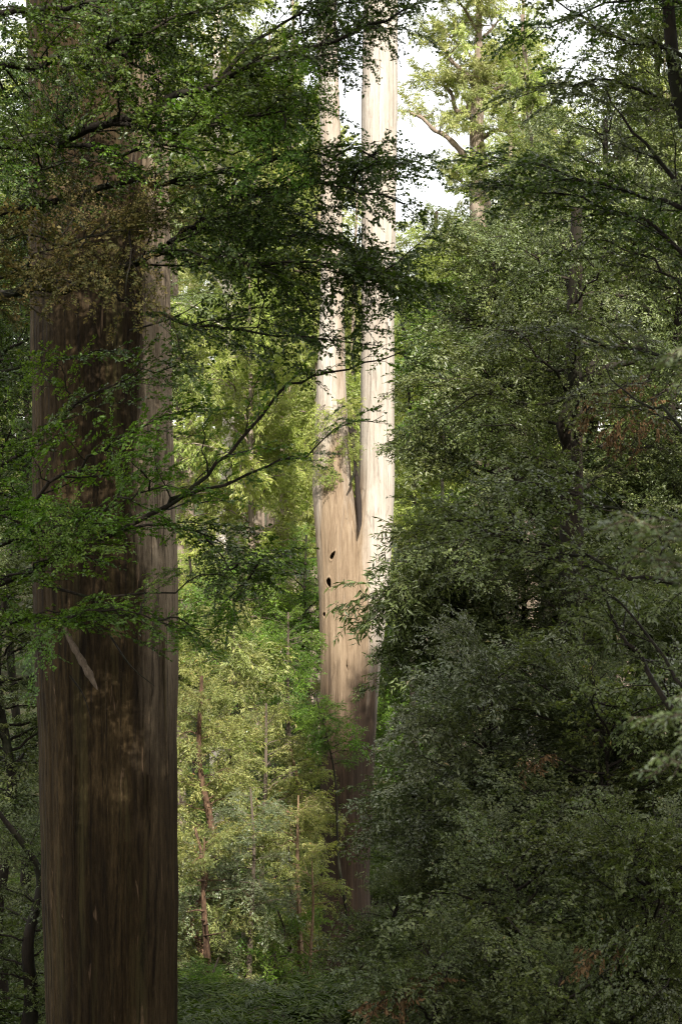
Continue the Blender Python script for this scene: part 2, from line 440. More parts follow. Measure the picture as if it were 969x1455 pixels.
# ------------------------------------------------------------------ ground
def build_ground():
    xs = np.concatenate([np.linspace(-1500, -130, 14), np.linspace(-120, 120, 121), np.linspace(130, 1500, 14)])
    ys = np.concatenate([np.linspace(-800, -65, 10), np.linspace(-60, 130, 96), np.linspace(140, 2500, 40)])
    X, Y = np.meshgrid(xs, ys); Z = hills(X, Y)
    v = np.stack([X, Y, Z], -1).reshape(-1, 3)
    nx, ny = len(xs), len(ys)
    i = np.arange(ny - 1)[:, None] * nx; j = np.arange(nx - 1)[None]
    f = np.stack([i + j, i + j + 1, i + nx + j + 1, i + nx + j], -1).reshape(-1, 4)
    o = link('ground', new_mesh('ground', v, f, M['soil'], smooth=True)); o['kind'] = 'structure'
build_ground()

def build_ferns():
    rng = np.random.default_rng(5)
    # one fern rosette: fronds of narrow leaflets
    P0, D, L, Nn = [], [], [], []
    for i in range(11):
        a = i * 2.4; c, s = math.cos(a), math.sin(a); ln = rng.uniform(.6, 1.)
        prev = np.array([0, 0, .05])
        for k in range(6):
            u = k / 6; el = R(62 - 85 * u)
            d = np.array([c * math.cos(el), s * math.cos(el), math.sin(el)])
            P0.append(prev); D.append(d); L.append(ln / 6); 
            nv = np.array([-c * math.sin(el), -s * math.sin(el), math.cos(el)]); Nn.append(nv)
            prev = prev + d * ln / 6
    lv, lf, rn = leaves(np.array(P0), np.array(D), np.array(L), np.array(Nn), rng, .011, .15, .16, 0, .15, (60, 80))
    n = 1500
    x = rng.uniform(-16, 17, n); y = rng.uniform(24, 78, n); z = hills(x, y)
    a = rng.uniform(0, 6.28, n); s = rng.uniform(.7, 1.6, n)
    c_, s_ = np.cos(a) * s, np.sin(a) * s
    V = np.empty((n, len(lv), 3), f32)
    V[:, :, 0] = lv[None, :, 0] * c_[:, None] - lv[None, :, 1] * s_[:, None] + x[:, None]
    V[:, :, 1] = lv[None, :, 0] * s_[:, None] + lv[None, :, 1] * c_[:, None] + y[:, None]
    V[:, :, 2] = lv[None, :, 2] * s[:, None] + z[:, None]
    F = (lf[None] + (np.arange(n) * len(lv))[:, None, None]).reshape(-1, 3)
    o = link('fern_carpet', new_mesh('fern_carpet', V.reshape(-1, 3), F, M['beech'], np.tile(rn, n)))
    tag(o, 'low green ferns carpeting the gully floor', 'ferns', kind='stuff')
build_ferns()

# ------------------------------------------------------------------ giant trunk on the left
def big_trunk(cx, half, d, rows, sides, seed, dents=(), fl=.03):
    """cx(py), half(py) in photo pixels -> ring mesh in world coordinates"""
    rng = np.random.default_rng(seed)
    a = np.arange(sides) * 2 * np.pi / sides
    ph = rng.uniform(0, 6.28, 40); am = rng.normal(0, 1, 40)
    zz = np.array(rows); V = []
    for py in zz:
        c = P(cx(py), py, d); r = half(py) * K * d * (1 + .010 * math.sin(py * .0135 + seed) + .006 * math.sin(py * .041 + 2 * seed))
        z = c[2]
        m = np.zeros(sides)
        for k in range(2, 36):
            m += am[k] * (fl if k < 7 else fl * .35) / (k ** .55) * np.cos(k * a + ph[k] + z * (.06 * math.sin(ph[k] * 3)))
        m += .004 * np.sin(a * 61 + 1.2 * math.sin(z * .5)) + rng.normal(0, .0012, sides)
        rr = r * (1 + m)
        V.append(np.stack([c[0] + rr * np.cos(a), c[1] + rr * np.sin(a), np.full(sides, z)], -1))
    V = np.array(V)
    n = len(zz)
    for (dx, dpy, w, h, depth, rot) in dents:          # knot holes pushed into the wood
        q = P(dx, dpy, d)
        X = V[..., 0] - q[0]; Z = V[..., 2] - q[2]
        X, Z = X * math.cos(rot) - Z * math.sin(rot), X * math.sin(rot) + Z * math.cos(rot)
        front = V[..., 1] < d
        th = np.arctan2(Z / h, X / w)
        e = np.sqrt((X / w) ** 2 + (Z / h) ** 2) * (1 + .12 * np.sin(2 * th + dpy) + .10 * np.sin(3 * th + dx))
        k = np.clip((1.15 - e) / .3, 0, 1) * front
        lip = np.exp(-((e - 1.45) / .28) ** 2) * .014 * front
        V[..., 1] += k * depth - lip
    i = np.arange(n - 1)[:, None] * sides; j = np.arange(sides)[None]; jn = (j + 1) % sides
    f = np.stack([i + j, i + sides + j, i + sides + jn, i + jn], -1).reshape(-1, 4)
    return V.reshape(-1, 3), f

def lerp_tab(tab):
    ys = [t[0] for t in tab]; return lambda y: float(np.interp(y, ys, [t[1] for t in tab])), lambda y: float(np.interp(y, ys, [t[2] for t in tab]))

D_G = 22.0
cx, hf = lerp_tab([(-900, 118, 88), (0, 138, 98), (400, 143, 98), (900, 152, 101), (1250, 157, 95), (1455, 160, 92), (1560, 161, 95), (1640, 162, 112), (1700, 163, 135)])
v, f = big_trunk(cx, hf, D_G, list(np.linspace(1700, -900, 200)), 320, 3, fl=.013)
gbase = P(162, 1640, D_G)
giant = thing('mountain_ash', 'massive dark brown straight trunk filling the left foreground', 'tree', gbase)
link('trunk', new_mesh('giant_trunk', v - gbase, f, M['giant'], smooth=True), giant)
# peeling strips of bark
def ribbon(pts, w, thick, mat, name, parent, org):
    p = smooth_path(pts, 24); n = len(p)
    u = np.linspace(0, 1, n); ww = w * (1 - .75 * u) ; rng = np.random.default_rng(int(abs(pts[0][0] * 1000)) % 9999)
    A = []
    for i in range(n):
        tw = .8 * math.sin(3 * u[i] + pts[0][0])
        s = np.array([math.cos(tw), math.sin(tw), 0]) * ww[i] * (1 + rng.normal(0, .08)); t = np.array([-math.sin(tw), math.cos(tw), 0]) * thick
        A.append([p[i] - s - t, p[i] + s - t, p[i] + s + t, p[i] - s + t])
    V = np.array(A).reshape(-1, 3)
    i = np.arange(n - 1)[:, None] * 4; j = np.arange(4)[None]; jn = (j + 1) % 4
    F = np.stack([i + j, i + jn, i + 4 + jn, i + 4 + j], -1).reshape(-1, 4)
    return link(name, new_mesh(name, V - org, F, mat), parent)
def gsurf(px, py, out=.02):
    R_ = hf(py) * K * D_G; x = (px - cx(py)) / hf(py); x = max(-.98, min(.98, x))
    c = P(cx(py), py, D_G)
    return np.array([c[0] + x * (R_ + out), D_G - math.sqrt(1 - x * x) * (R_ + out), c[2]])
for k, (xa, ya, yb, w) in enumerate([(196, 230, 470, .05), (186, 250, 400, .035), (206, 420, 560, .03), (219, 1090, 1190, .03), (165, 930, 1180, .02), (238, 900, 1100, .03), (120, 1060, 1260, .02), (190, 1180, 1420, .02)]):
    ribbon([gsurf(xa, ya, .005), gsurf(xa - 1, ya * .6 + yb * .4, .03), gsurf(xa + 2, yb, .07 if k < 3 else .03)], w, .006, M['giant'], 'bark_strip', giant, gbase)

# ------------------------------------------------------------------ pale forked tree
D_F = 45.0
fb = P(492, 1425, D_F)
forked = thing('mountain_ash', 'sunlit pale forked trunk with two knot holes, in the middle distance', 'tree', fb)
rows_common = list(np.linspace(1460, 1000, 50)) + list(np.linspace(990, 880, 20)) + list(np.linspace(875, 775, 90)) + list(np.linspace(770, -800, 130))
cl, hl = lerp_tab([(-800, 450, 9), (-200, 458, 12), (0, 463, 14), (200, 470, 14.5), (360, 472, 15), (450, 472, 17), (540, 471, 20), (620, 471, 24), (690, 472, 28.5), (760, 481, 32.5), (850, 486, 32), (950, 489, 33), (1000, 489, 34), (1250, 489, 34), (1400, 490, 38), (1460, 490, 54)])
cr_, hr = lerp_tab([(-800, 546, 12), (-200, 542, 20), (0, 541, 24), (150, 539, 26), (320, 538, 24), (460, 536.5, 23), (560, 536.5, 24), (690, 535, 25.5), (760, 527, 30), (850, 515, 36), (950, 506, 34), (1000, 504, 32), (1250, 492, 32), (1400, 490, 38), (1460, 492, 50)])
dents = [(472.5, 789, .034, .095, .35, .35), (467.5, 827, .042, .105, .4, -.25), (461, 872, .022, .05, .2, 0.), (493, 944, .02, .06, .15, 0)]
vl, fl_ = big_trunk(cl, hl, D_F, rows_common, 300, 8, dents, .02)
vr, fr = big_trunk(cr_, hr, D_F + .12, list(np.linspace(1460, -800, 210)), 160, 9, [(494, 944, .02, .05, .2, 0)], .02)
acc = Acc(); acc.add(vl, fl_); acc.add(vr, fr)
V, F = acc.arrays()
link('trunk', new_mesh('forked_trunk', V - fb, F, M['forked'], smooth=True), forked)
# dark tube in the slit where the two stems part, and the bark flap hanging above it
sl = smooth_path([P(506, 668, D_F - .25), P(509, 705, D_F - .3), P(511, 738, D_F - .42), P(510, 756, D_F - .58)], 14)
vv, ff = tube(sl, np.array([.02, .05, .06, .06, .07, .07, .07, .06, .06, .055, .05, .04, .03, .015]), 8)
link('dark_seam', new_mesh('dark_seam', vv - fb, ff, M['fork_slit'], smooth=True), forked)
ribbon([P(497, 600, D_F - .4), P(503, 640, D_F - .55), P(504, 668, D_F - .6), P(496, 690, D_F - .62)], .07, .012, M['bark_dark'], 'bark_flap', forked, fb)
rg = random.Random(4)
for (px, py, L, az, pt) in [(450, 640, .8, -1.9, -55), (492, 615, .7, -1.3, -60), (462, 575, .8, -1.9, -30), (480, 568, .8, -1.2, -20), (455, 610, .7, -2.4, -45), (472, 650, .7, -1.6, -50)]:
    add_bough(forked, 'wattle', Vector(P(px, py, D_F - .35) - fb), az, R(pt), L, rg, M['euc_green'], M['bark_grey'], label='bright green leafy sprig growing from the pale stem')
# upper crown of the forked tree, above the frame
for i in range(26):
    z = rg.uniform(21, 28); px, py = (460 if i % 2 else 541), 0
    b = P(px, py, D_F); b[2] = z
    add_bough(forked, 'euc', Vector(b - fb), i * 2.4, R(rg.uniform(10, 45)), rg.uniform(3, 5), rg, M['euc'])

# ------------------------------------------------------------------ beech with boughs crossing in front of the giant trunk
bx, by = P(-75, 700, 19.3)[0], 19.3
bz = ground_z(bx, by) - .1
beech = thing('myrtle_beech', 'dark myrtle beech whose layered boughs reach across the giant trunk from the left edge', 'tree', (bx, by, bz))
borg = np.array([bx, by, bz])
link('trunk', trunk_mesh([(0, 0, 0), (.1, .1, 6), (-.1, 0, 12), (.2, .1, 19)], .26, .08, M['bark_dark'], seed=21), beech)
def hero(parent, org, pts, r0, spec, leaf, bark, seed, dense=1., start=.1, label=None, **kw):
    path = np.array([P(*p) for p in pts]) - org
    q = dict(spec); q.update(kw)
    (wv, wf), (lv, lf, rn) = gen_bough(seed, path, r0, start=start, dense=dense, **q)
    o = link('bough', new_mesh('bough', wv, wf, M[bark], smooth=True), parent)
    link('foliage', new_mesh('foliage', lv, lf, M[leaf], rn), o)
    if label: o['label'] = label
    return o
HB = [
    # points (px, py, distance), radius, leaf, density, start
    ([(-70, 210, 19.3), (30, 202, 18.8), (90, 195, 18.6), (180, 165, 18.2), (290, 120, 18), (400, 80, 18), (500, 45, 18.2), (590, 10, 18.4)], .075, 'beech', 1.0, .05),
    ([(-70, 300, 19.3), (70, 290, 19), (170, 262, 18.6), (300, 250, 18.4), (420, 225, 18.4), (520, 215, 18.6), (590, 235, 18.8)], .05, 'beech', .8, .1),
    ([(-70, 450, 19.3), (60, 412, 18.8), (190, 372, 18.5), (240, 348, 18.4), (285, 312, 18.5), (345, 280, 18.6), (395, 270, 18.6), (480, 262, 18.6), (575, 290, 18.6)], .062, 'beech', 1.15, .4),
    ([(232, 352, 18.4), (270, 372, 18.2), (330, 380, 18.2), (420, 372, 18), (510, 380, 18), (600, 410, 18.2)], .03, 'beech', 1.4, .2),
    ([(240, 346, 18.4), (300, 318, 18.9), (370, 330, 19.2), (450, 335, 19.4), (540, 355, 19.5)], .03, 'beech', 1.4, .2),
    ([(-70, 425, 19.3), (70, 402, 18.9), (140, 405, 18.6), (200, 438, 18.4), (260, 458, 18.3), (340, 468, 18.3), (430, 478, 18.3), (545, 492, 18.5)], .035, 'beech', .75, .5),
    ([(-70, 860, 19.3), (60, 800, 19.1), (160, 757, 19), (235, 722, 18.9), (290, 680, 18.9), (350, 612, 19), (420, 548, 19.1), (500, 520, 19.2), (585, 500, 19.3)], .045, 'beech_bright', .62, .12),
    ([(235, 722, 18.9), (300, 686, 18.7), (370, 667, 18.6), (430, 645, 18.6), (490, 604, 18.7), (545, 590, 18.8)], .022, 'beech_bright', .6, .1),
    ([(-70, 760, 19.3), (30, 720, 18.9), (110, 660, 18.6), (190, 610, 18.4), (280, 575, 18.3)], .035, 'beech_bright', 1., .1),
    ([(-70, 800, 19.3), (30, 770, 18.7), (120, 735, 18.3), (200, 700, 18), (270, 690, 18)], .03, 'beech_bright', 1., .1),
    ([(-70, 700, 19.3), (20, 650, 19), (90, 590, 18.8), (170, 545, 18.6), (250, 520, 18.6)], .03, 'beech', .9, .15),
    ([(-70, 900, 19.3), (20, 885, 18.6), (90, 872, 18.2), (160, 868, 18), (235, 885, 18), (270, 900, 18.1)], .03, 'beech_bright', 1.1, .1),
    ([(-70, 870, 19.3), (20, 820, 18.5), (80, 790, 18.1), (150, 770, 18)], .025, 'beech_bright', 1., .1),
    ([(60, 830, 18.8), (130, 846, 18.6), (200, 847, 18.5), (258, 838, 18.5), (300, 815, 18.6), (350, 800, 18.8), (400, 790, 19)], .018, 'beech', .9, .55),
    ([(160, 757, 19), (230, 745, 19.2), (300, 765, 19.6), (370, 790, 19.8)], .02, 'beech', 1.1, .3),
    ([(-70, 100, 19.3), (40, 90, 18.8), (130, 70, 18.4), (230, 40, 18.2), (330, 0, 18.2)], .05, 'beech', 1.1, .05),
    ([(-70, 20, 19.3), (50, 10, 18.8), (160, 0, 18.4), (280, -40, 18.2)], .05, 'beech', 1., .05),
    ([(150, 175, 18.3), (240, 190, 18), (330, 170, 17.8), (400, 155, 17.8), (450, 140, 18)], .03, 'beech', 1.2, .1),
    ([(60, 195, 18.7), (150, 215, 18.4), (240, 205, 18.2), (330, 215, 18.1), (400, 200, 18.1)], .03, 'beech_bright', .75, .2),
    ([(-70, 560, 19.3), (0, 530, 19.2), (80, 510, 19.1), (170, 500, 19)], .025, 'beech', .7, .1),
    ([(-70, 240, 19.3), (20, 240, 18.5), (90, 235, 18.1), (150, 225, 17.9)], .03, 'beech', .65, .1),
    ([(300, 120, 18), (380, 50, 18.3), (450, 0, 18.5), (520, -60, 18.6)], .03, 'beech', 1.2, .1),
]
for k, (pts, r0, leaf, dn, st) in enumerate(HB):
    hero(beech, borg, pts, r0, FLAT if k in (6, 7, 8, 9, 10, 11, 12, 13, 14, 19) else BEECH, leaf, 'bark_dark', 300 + k, dn, st, sec_len=1.0)
hero(beech, borg, [(-70, 440, 19.3), (0, 395, 18.4), (60, 360, 18), (130, 335, 17.8), (205, 325, 17.8)], .03, BEECH, 'bronze', 'bark_dark', 340, 1.1, .1, 'bronze drying bough', sec_len=.8)
hero(beech, borg, [(-70, 430, 19.3), (0, 420, 18.2), (50, 385, 17.8), (100, 370, 17.7)], .02, BEECH, 'bronze', 'bark_dark', 341, 1., .1, 'bronze drying bough', sec_len=.7)
def fill(parent, org, limbs, rects, kind, seed, lmin=.8, lmax=2.0):
    rng = random.Random(seed)
    S_ = np.vstack([smooth_path([P(*q) for q in l], 30)[4:] for l in limbs])
    for (x0, x1, y0, y1, d0, d1, n, leaf) in rects:
        for i in range(n):
            t_ = P(rng.uniform(x0, x1), rng.uniform(y0, y1), rng.uniform(d0, d1))
            dist = np.linalg.norm(S_ - t_, axis=1) + np.array([rng.random() * .25 for _ in range(len(S_))])
            s_ = S_[int(np.argmin(dist))]; v_ = t_ - s_; dl = float(np.linalg.norm(v_))
            L_ = min(lmax, max(lmin, dl + .45))
            if dl < .25: az, pt = rng.uniform(0, 6.28), R(rng.uniform(-25, 35))
            else: az, pt = math.atan2(v_[1], v_[0]), math.asin(max(-.95, min(.95, v_[2] / dl)))
            add_bough(parent, kind, Vector(s_ - org), az, pt, L_, rng, M[leaf], M['bark_dark'], roll=.7)
fill(beech, borg, [h[0] for h in HB], [
    (-20, 130, -10, 190, 17.8, 20, 8, 'beech'), (110, 250, -10, 150, 17.6, 19.4, 8, 'beech'), (230, 440, 60, 260, 17.6, 19.2, 11, 'beech_bright'), (420, 570, -20, 90, 17.8, 19, 5, 'beech'),
    (470, 580, 215, 300, 18, 19.4, 3, 'beech'), (330, 480, 330, 450, 17.8, 19.4, 5, 'beech'), (480, 590, 360, 440, 17.8, 19.4, 5, 'beech'), (0, 160, 180, 290, 17.8, 18.8, 3, 'beech'),
    (260, 420, 240, 330, 18, 19, 4, 'beech'), (440, 500, 0, 120, 18, 19, 4, 'beech'), (440, 520, 180, 300, 18, 19, 2, 'beech'), (255, 430, 790, 860, 18.6, 19.8, 3, 'beech')], 'beech', 31)
fill(beech, borg, [h[0] for h in HB[6:15]], [(30, 250, 570, 690, 18, 19, 4, 'beech_bright'), (-10, 240, 710, 800, 17.8, 18.8, 6, 'beech_bright'), (0, 235, 865, 905, 17.8, 18.4, 4, 'beech_bright')], 'beechflat', 33)
fill(beech, borg, [[(-70, 440, 19.3), (0, 395, 18.4), (60, 360, 18), (130, 335, 17.8), (205, 325, 17.8)]], [(0, 205, 300, 390, 17.5, 18, 9, 'bronze')], 'beech', 35, .7, 1.2)
# broken branch hanging below the lowest bough
bb = smooth_path([P(90, 885, 18.6), P(103, 915, 18.4), P(122, 948, 18.3), P(139, 980, 18.25)], 18)
vv, ff = tube(bb, np.interp(np.linspace(0, 1, 18), [0, .3, .8, 1], [.015, .030, .038, .005]) * (1 + .18 * np.sin(np.arange(18) * 2.1)), 9)
link('broken_branch', new_mesh('broken_branch', vv - borg, ff, M['deadwood'], smooth=True), beech)
for pts in ([(155, 900, 19.5), (185, 945, 19.3), (220, 975, 19.2)], [(100, 960, 19.3), (120, 990, 19.2), (132, 1030, 19.2)], [(185, 470, 18.9), (250, 450, 18.6), (300, 420, 18.6)]):
    p = smooth_path([P(*q) for q in pts], 12)
    vv, ff = tube(p, np.linspace(.012, .003, 12), 5)
    link('dead_twig', new_mesh('dead_twig', vv - borg, ff, M['bark_dark'], smooth=True), beech)


# ------------------------------------------------------------------ trees given by where their stem stands: (photo column, distance), top and crown span as photo rows
def T(name, label, cat, px, d, top, c0, c1, spread, r, kind, n, leaf=None, bark='bark_dark', group=None, seed=None, **kw):
    x = P(px, 0, d)[0]; Zp = lambda py: P(0, py, d)[2]
    return tree(name, label, cat, (x, d), Zp(top), r, kind, n, Zp(c0), Zp(c1), spread, leaf, bark, seed if seed is not None else int(px * 7 + d * 13) % 9973, group, **kw)

# --- the dark wall of trees on the right
G_R = 'dark understorey trees on the right'
mossy = T('myrtle_beech', 'dark beech with a thick mossy black trunk and a rust-brown dead spray', 'tree', 815, 27.5, 300, 940, 340, 2.5, .34, 'beech', 46, 'sass', group=G_R, pitch=(-12, 25))
mo = np.array(mossy.location)
for pts, r in (([(815, 640, 27.5), (780, 680, 27), (745, 685, 26.8), (722, 668, 26.8), (700, 672, 26.7)], .10), ([(815, 560, 27.5), (860, 525, 27), (905, 512, 26.8)], .09), ([(815, 650, 27.5), (800, 600, 27.2), (830, 540, 27), (850, 505, 27)], .12)):
    p = smooth_path([P(*q) for q in pts], 14)
    vv, ff = tube(p, np.linspace(r, r * .4, 14) * (1 + .12 * np.sin(np.arange(14) * 1.9)), 9)
    link('limb', new_mesh('mossy_limb', vv - mo, ff, M['bark_dark'], smooth=True), mossy)
for k, pts in enumerate(([(925, 540, 25.5), (890, 548, 25.2), (850, 568, 25), (822, 600, 25)], [(940, 560, 25.5), (900, 580, 25.2), (862, 610, 25)], [(960, 590, 25.5), (925, 600, 25.2), (890, 640, 25)])):
    hero(mossy, mo, pts, .012, SASS, 'rust', 'bark_dark', 420 + k, 1., .05, 'rust-brown dead spray', sec_len=.5, droop=.6, hang=.5)
RT = [
 # px, d, top, crown low, crown high, spread, r, kind, n, leaf, label
 (705, 32, 330, 720, 350, 2.0, .13, 'sass', 56, 'sass', 'bushy tree with a rounded mid-green crown, right beside the pale forked trunk at upper height'),
 (632, 48, 400, 640, 420, 1.3, .09, 'sass', 36, 'beech_bright', 'slim bright green tree just right of the pale forked trunk'),
 (735, 30, 700, 1000, 720, 2.1, .10, 'sass', 46, 'sass', 'dark spreading tree with a thin forked stem, lower right of the mossy beech trunk'),
 (640, 30, 740, 1000, 760, 1.45, .08, 'wattle', 40, 'sass', 'dark fine-leaved tree whose left side overlaps the pale trunk below its knot holes'),
 (900, 30, 620, 1000, 660, 2.0, .12, 'beech', 56, 'sass', 'dark tree with dense small leaves below the rust-brown spray'),
 (962, 31, 250, 800, 280, 2.6, .16, 'sass', 56, 'sass', 'tall dark tree on the far right behind the near slanting branches'),
 (850, 33, 170, 620, 185, 2.6, .17, 'sass', 60, 'sass', 'tall green tree at upper right behind the mossy beech'),
 (770, 50, 190, 640, 210, 2.3, .15, 'sass', 54, 'sass', 'green tree at upper right with its top just below the far eucalypt'),
 (690, 54, 330, 760, 345, 1.9, .13, 'sass', 44, 'beech_bright', 'sunlit green tree rising behind the bushy tree beside the forked trunk'),
 (585, 50, 420, 900, 440, 1.6, .12, 'wattle', 40, 'euc_green', 'yellow-green tree seen in the slit right of the pale forked trunk'),
 (625, 58, 330, 700, 350, 2.6, .14, 'wattle', 40, 'euc_green', 'pale yellow-green tree below the gap of sky'),
 (572, 53, 880, 1140, 895, 1.7, .12, 'wattle', 40, 'beech_bright', 'bushy green tree low in the slit right of the pale trunk, behind its brown foot'),
 (615, 60, 900, 1180, 915, 2.2, .14, 'wattle', 40, 'beech', 'shaded tree low behind the right-hand shrubs'),
 (940, 42, -40, 500, -20, 3.2, .2, 'sass', 50, 'sass', 'very tall dark tree at the upper right corner'),
]
for px, d, top, c0, c1, sp_, r, kind, n, leaf, lab in RT:
    T('understorey_tree', lab, 'tree', px, d, top, c0, c1, sp_, r, kind, n, leaf, group=G_R)
SH = [
 (690, 23, 935, 1260, 945, 1.55, 'sass', 44, 'sass_grey', 'grey-green shrub with pale tips catching the light, lower middle of the right side'),
 (625, 25, 1020, 1290, 1030, 1.1, 'sass', 34, 'sass_grey', 'greyish shrub in front of the brown foot of the forked trunk'),
 (850, 22, 960, 1300, 975, 1.7, 'beechflat', 44, 'sass', 'dull olive shrub under the slanting branch at lower right'),
 (578, 24, 1250, 1500, 1260, .9, 'sass', 34, 'sass', 'blue-green ferny shrub at the bottom, right of the forked trunk foot'),
 (720, 20.5, 1180, 1540, 1195, 1.5, 'beechflat', 44, 'sass', 'dark shrub at the bottom right of centre'),
 (905, 19.5, 1170, 1560, 1190, 1.6, 'beech', 48, 'sass', 'dark shrub at the bottom right corner'),
 (965, 24, 850, 1240, 870, 1.7, 'wattle', 40, 'sass', 'dark shrub at the right edge below the blurred near leaves'),
 (620, 18.8, 1340, 1640, 1350, 1.1, 'sass', 32, 'sass', 'low dark shrub on the bottom edge with red-brown dead leaves'),
 (800, 18, 1370, 1660, 1380, 1.2, 'beech', 34, 'sass', 'low dark shrub on the bottom edge under the grey bare branches'),
 (470, 40, 985, 1090, 995, .8, 'sass', 20, 'beech_bright', 'small green shrub crossing the front of the brown lower forked trunk'),
 (545, 33, 1290, 1440, 1300, .7, 'sass', 24, 'sass', 'small dark shrub at the very foot of the forked trunk'),
 (770, 25, 1050, 1300, 1060, 1.6, 'sass', 40, 'sass', 'dark shrub in the middle of the lower right thicket'),
 (640, 27, 1130, 1400, 1140, 1.4, 'sass', 36, 'sass', 'shaded shrub behind the blue-green ferny shrub'),
]
for px, d, top, c0, c1, sp_, kind, n, leaf, lab in SH:
    T('shrub', lab, 'shrub', px, d, top, c0, c1, sp_, .045, kind, n, leaf, group='shaded shrubs of the lower right thicket', pitch=(-5, 40))
# scattered red-brown dead sprays inside the thicket
for k, (px, py, d) in enumerate([(590, 1400, 18.2), (545, 1420, 18.4), (850, 1350, 17.8), (760, 1080, 21.5)]):
    o = thing('dead_spray', ['red-brown dead spray low on the bottom edge, right of its nearest twin', 'red-brown dead spray on the bottom edge, the one nearest the forked trunk', 'orange-brown dead spray in the bottom right thicket', 'small rust dead spray in the middle of the right thicket'][k], 'dead branch', P(px, py, d))
    og = P(px, py, d)
    hero(o, og, [(px + 30, py - 10, d + .3), (px, py, d), (px - 22, py + 22, d - .1)], .008, SASS, 'rust', 'bark_dark', 460 + k, .9, .05, sec_len=.35 if k < 3 else .15, hang=.4)

# --- the near tree at the right edge, its limbs slanting up into the frame
nx_, ny_ = P(1030, 0, 16.5)[0], 16.5
nz = ground_z(nx_, ny_) - .1
near = thing('myrtle_beech', 'near dark tree at the right edge with thin black limbs slanting up to the left', 'tree', (nx_, ny_, nz))
no = np.array([nx_, ny_, nz])
link('trunk', trunk_mesh([(0, 0, 0), (.15, 0, 5), (-.05, .1, 10), (.1, 0, 16)], .17, .06, M['bark_dark'], seed=77), near)
NB = [
 ([(1030, 330, 16.5), (970, 266, 16.6), (930, 212, 16.7), (893, 180, 16.8), (868, 140, 16.9), (850, 120, 17)], .035, 'sass', .9, .1),
 ([(1030, 110, 16.5), (940, 66, 16.4), (870, 50, 16.5), (820, 22, 16.7), (760, -10, 16.9)], .03, 'sass', 1., .1),
 ([(1030, 180, 16.5), (960, 148, 16.8), (900, 125, 17), (855, 112, 17.2), (790, 120, 17.4), (730, 140, 17.6)], .025, 'sass', .9, .15),
 ([(1030, 300, 16.5), (940, 290, 16.8), (860, 260, 17.2), (770, 235, 17.4), (690, 220, 17.6)], .03, 'beech', 1.1, .1),
 ([(1030, 420, 16.5), (940, 330, 17), (850, 290, 17.4), (760, 270, 17.6), (690, 265, 17.7)], .03, 'beech', 1., .1),
 ([(1030, 470, 16.5), (960, 400, 16.9), (905, 360, 17.2), (840, 340, 17.6)], .025, 'sass', .8, .15),
 ([(1030, 700, 16.5), (965, 605, 17), (915, 575, 17.4), (872, 540, 17.8), (850, 520, 18)], .03, 'sass', .7, .2),
 ([(1030, 560, 16.5), (950, 510, 17), (880, 490, 17.5), (800, 470, 18), (730, 480, 18.3)], .028, 'sass', .8, .1),
 ([(1030, 1080, 16.5), (950, 1000, 17), (905, 930, 17.3), (868, 880, 17.6), (842, 800, 18)], .045, 'sass', .5, .3),
 ([(1030, 1020, 16.5), (955, 960, 17), (890, 870, 17.4), (820, 810, 17.8), (770, 780, 18)], .025, 'sass', .6, .2),
 ([(1030, 760, 16.5), (940, 735, 17), (860, 720, 17.4), (780, 690, 17.8), (700, 685, 18)], .028, 'sass', .9, .1),
 ([(1030, 840, 16.5), (930, 830, 17), (850, 800, 17.4), (760, 770, 17.8), (660, 750, 18.2), (590, 745, 18.5)], .028, 'sass', .9, .1),
 ([(1030, 30, 16.5), (960, -10, 16.5), (900, -40, 16.6)], .04, 'beech', 1., .1),
 ([(1030, 20, 16.5), (900, 0, 17), (800, 30, 17.3), (720, 60, 17.6)], .025, 'beech', 1., .1),
]
for k, (pts, r0, leaf, dn, st) in enumerate(NB):
    hero(near, no, pts, r0, BEECH, leaf, 'bark_dark', 500 + k, dn, st, sec_len=.95)
p = smooth_path([P(975, 180, 16.6), P(958, 100, 16.6), P(950, 20, 16.7), P(945, -60, 16.8)], 14)
vv, ff = tube(p, np.linspace(.07, .05, 14), 9)
link('limb', new_mesh('limb', vv - no, ff, M['bark_dark'], smooth=True), near)
# --- out-of-focus sprig close to the camera on the right
sx, sy = P(1120, 0, 8.2)[0], 8.2
sz = ground_z(sx, sy) - .05
sap = thing('sapling', 'nearest sapling, its pale blurred leaves poking in from the right edge', 'sapling', (sx, sy, sz))
so = np.array([sx, sy, sz])
link('trunk', trunk_mesh([(0, 0, 0), (.02, .02, 1.5), (-.05, 0, 3.2), (0, 0, 4.5)], .035, .01, M['bark_grey'], seed=5), sap)
for k, pts in enumerate(([(1120, 800, 8.2), (1020, 770, 8.0), (950, 745, 7.9), (880, 740, 7.9)], [(1120, 850, 8.2), (1030, 830, 8), (960, 800, 7.9), (915, 790, 7.9)], [(1120, 960, 8.2), (1020, 1000, 8), (960, 1015, 7.9), (915, 1020, 7.9)], [(1120, 1010, 8.2), (1030, 1050, 8), (970, 1080, 7.9), (930, 1100, 7.9)], [(1120, 560, 8.2), (1040, 530, 8), (990, 505, 7.9), (960, 500, 7.9)])):
    hero(sap, so, pts, .008, SASS, 'near_leaf', 'bark_grey', 560 + k, 1.2, .1, sec_len=.28, sec_step=.05, ter_step=.05, ter_len=.12, leaf_step=.014, ll=.045)

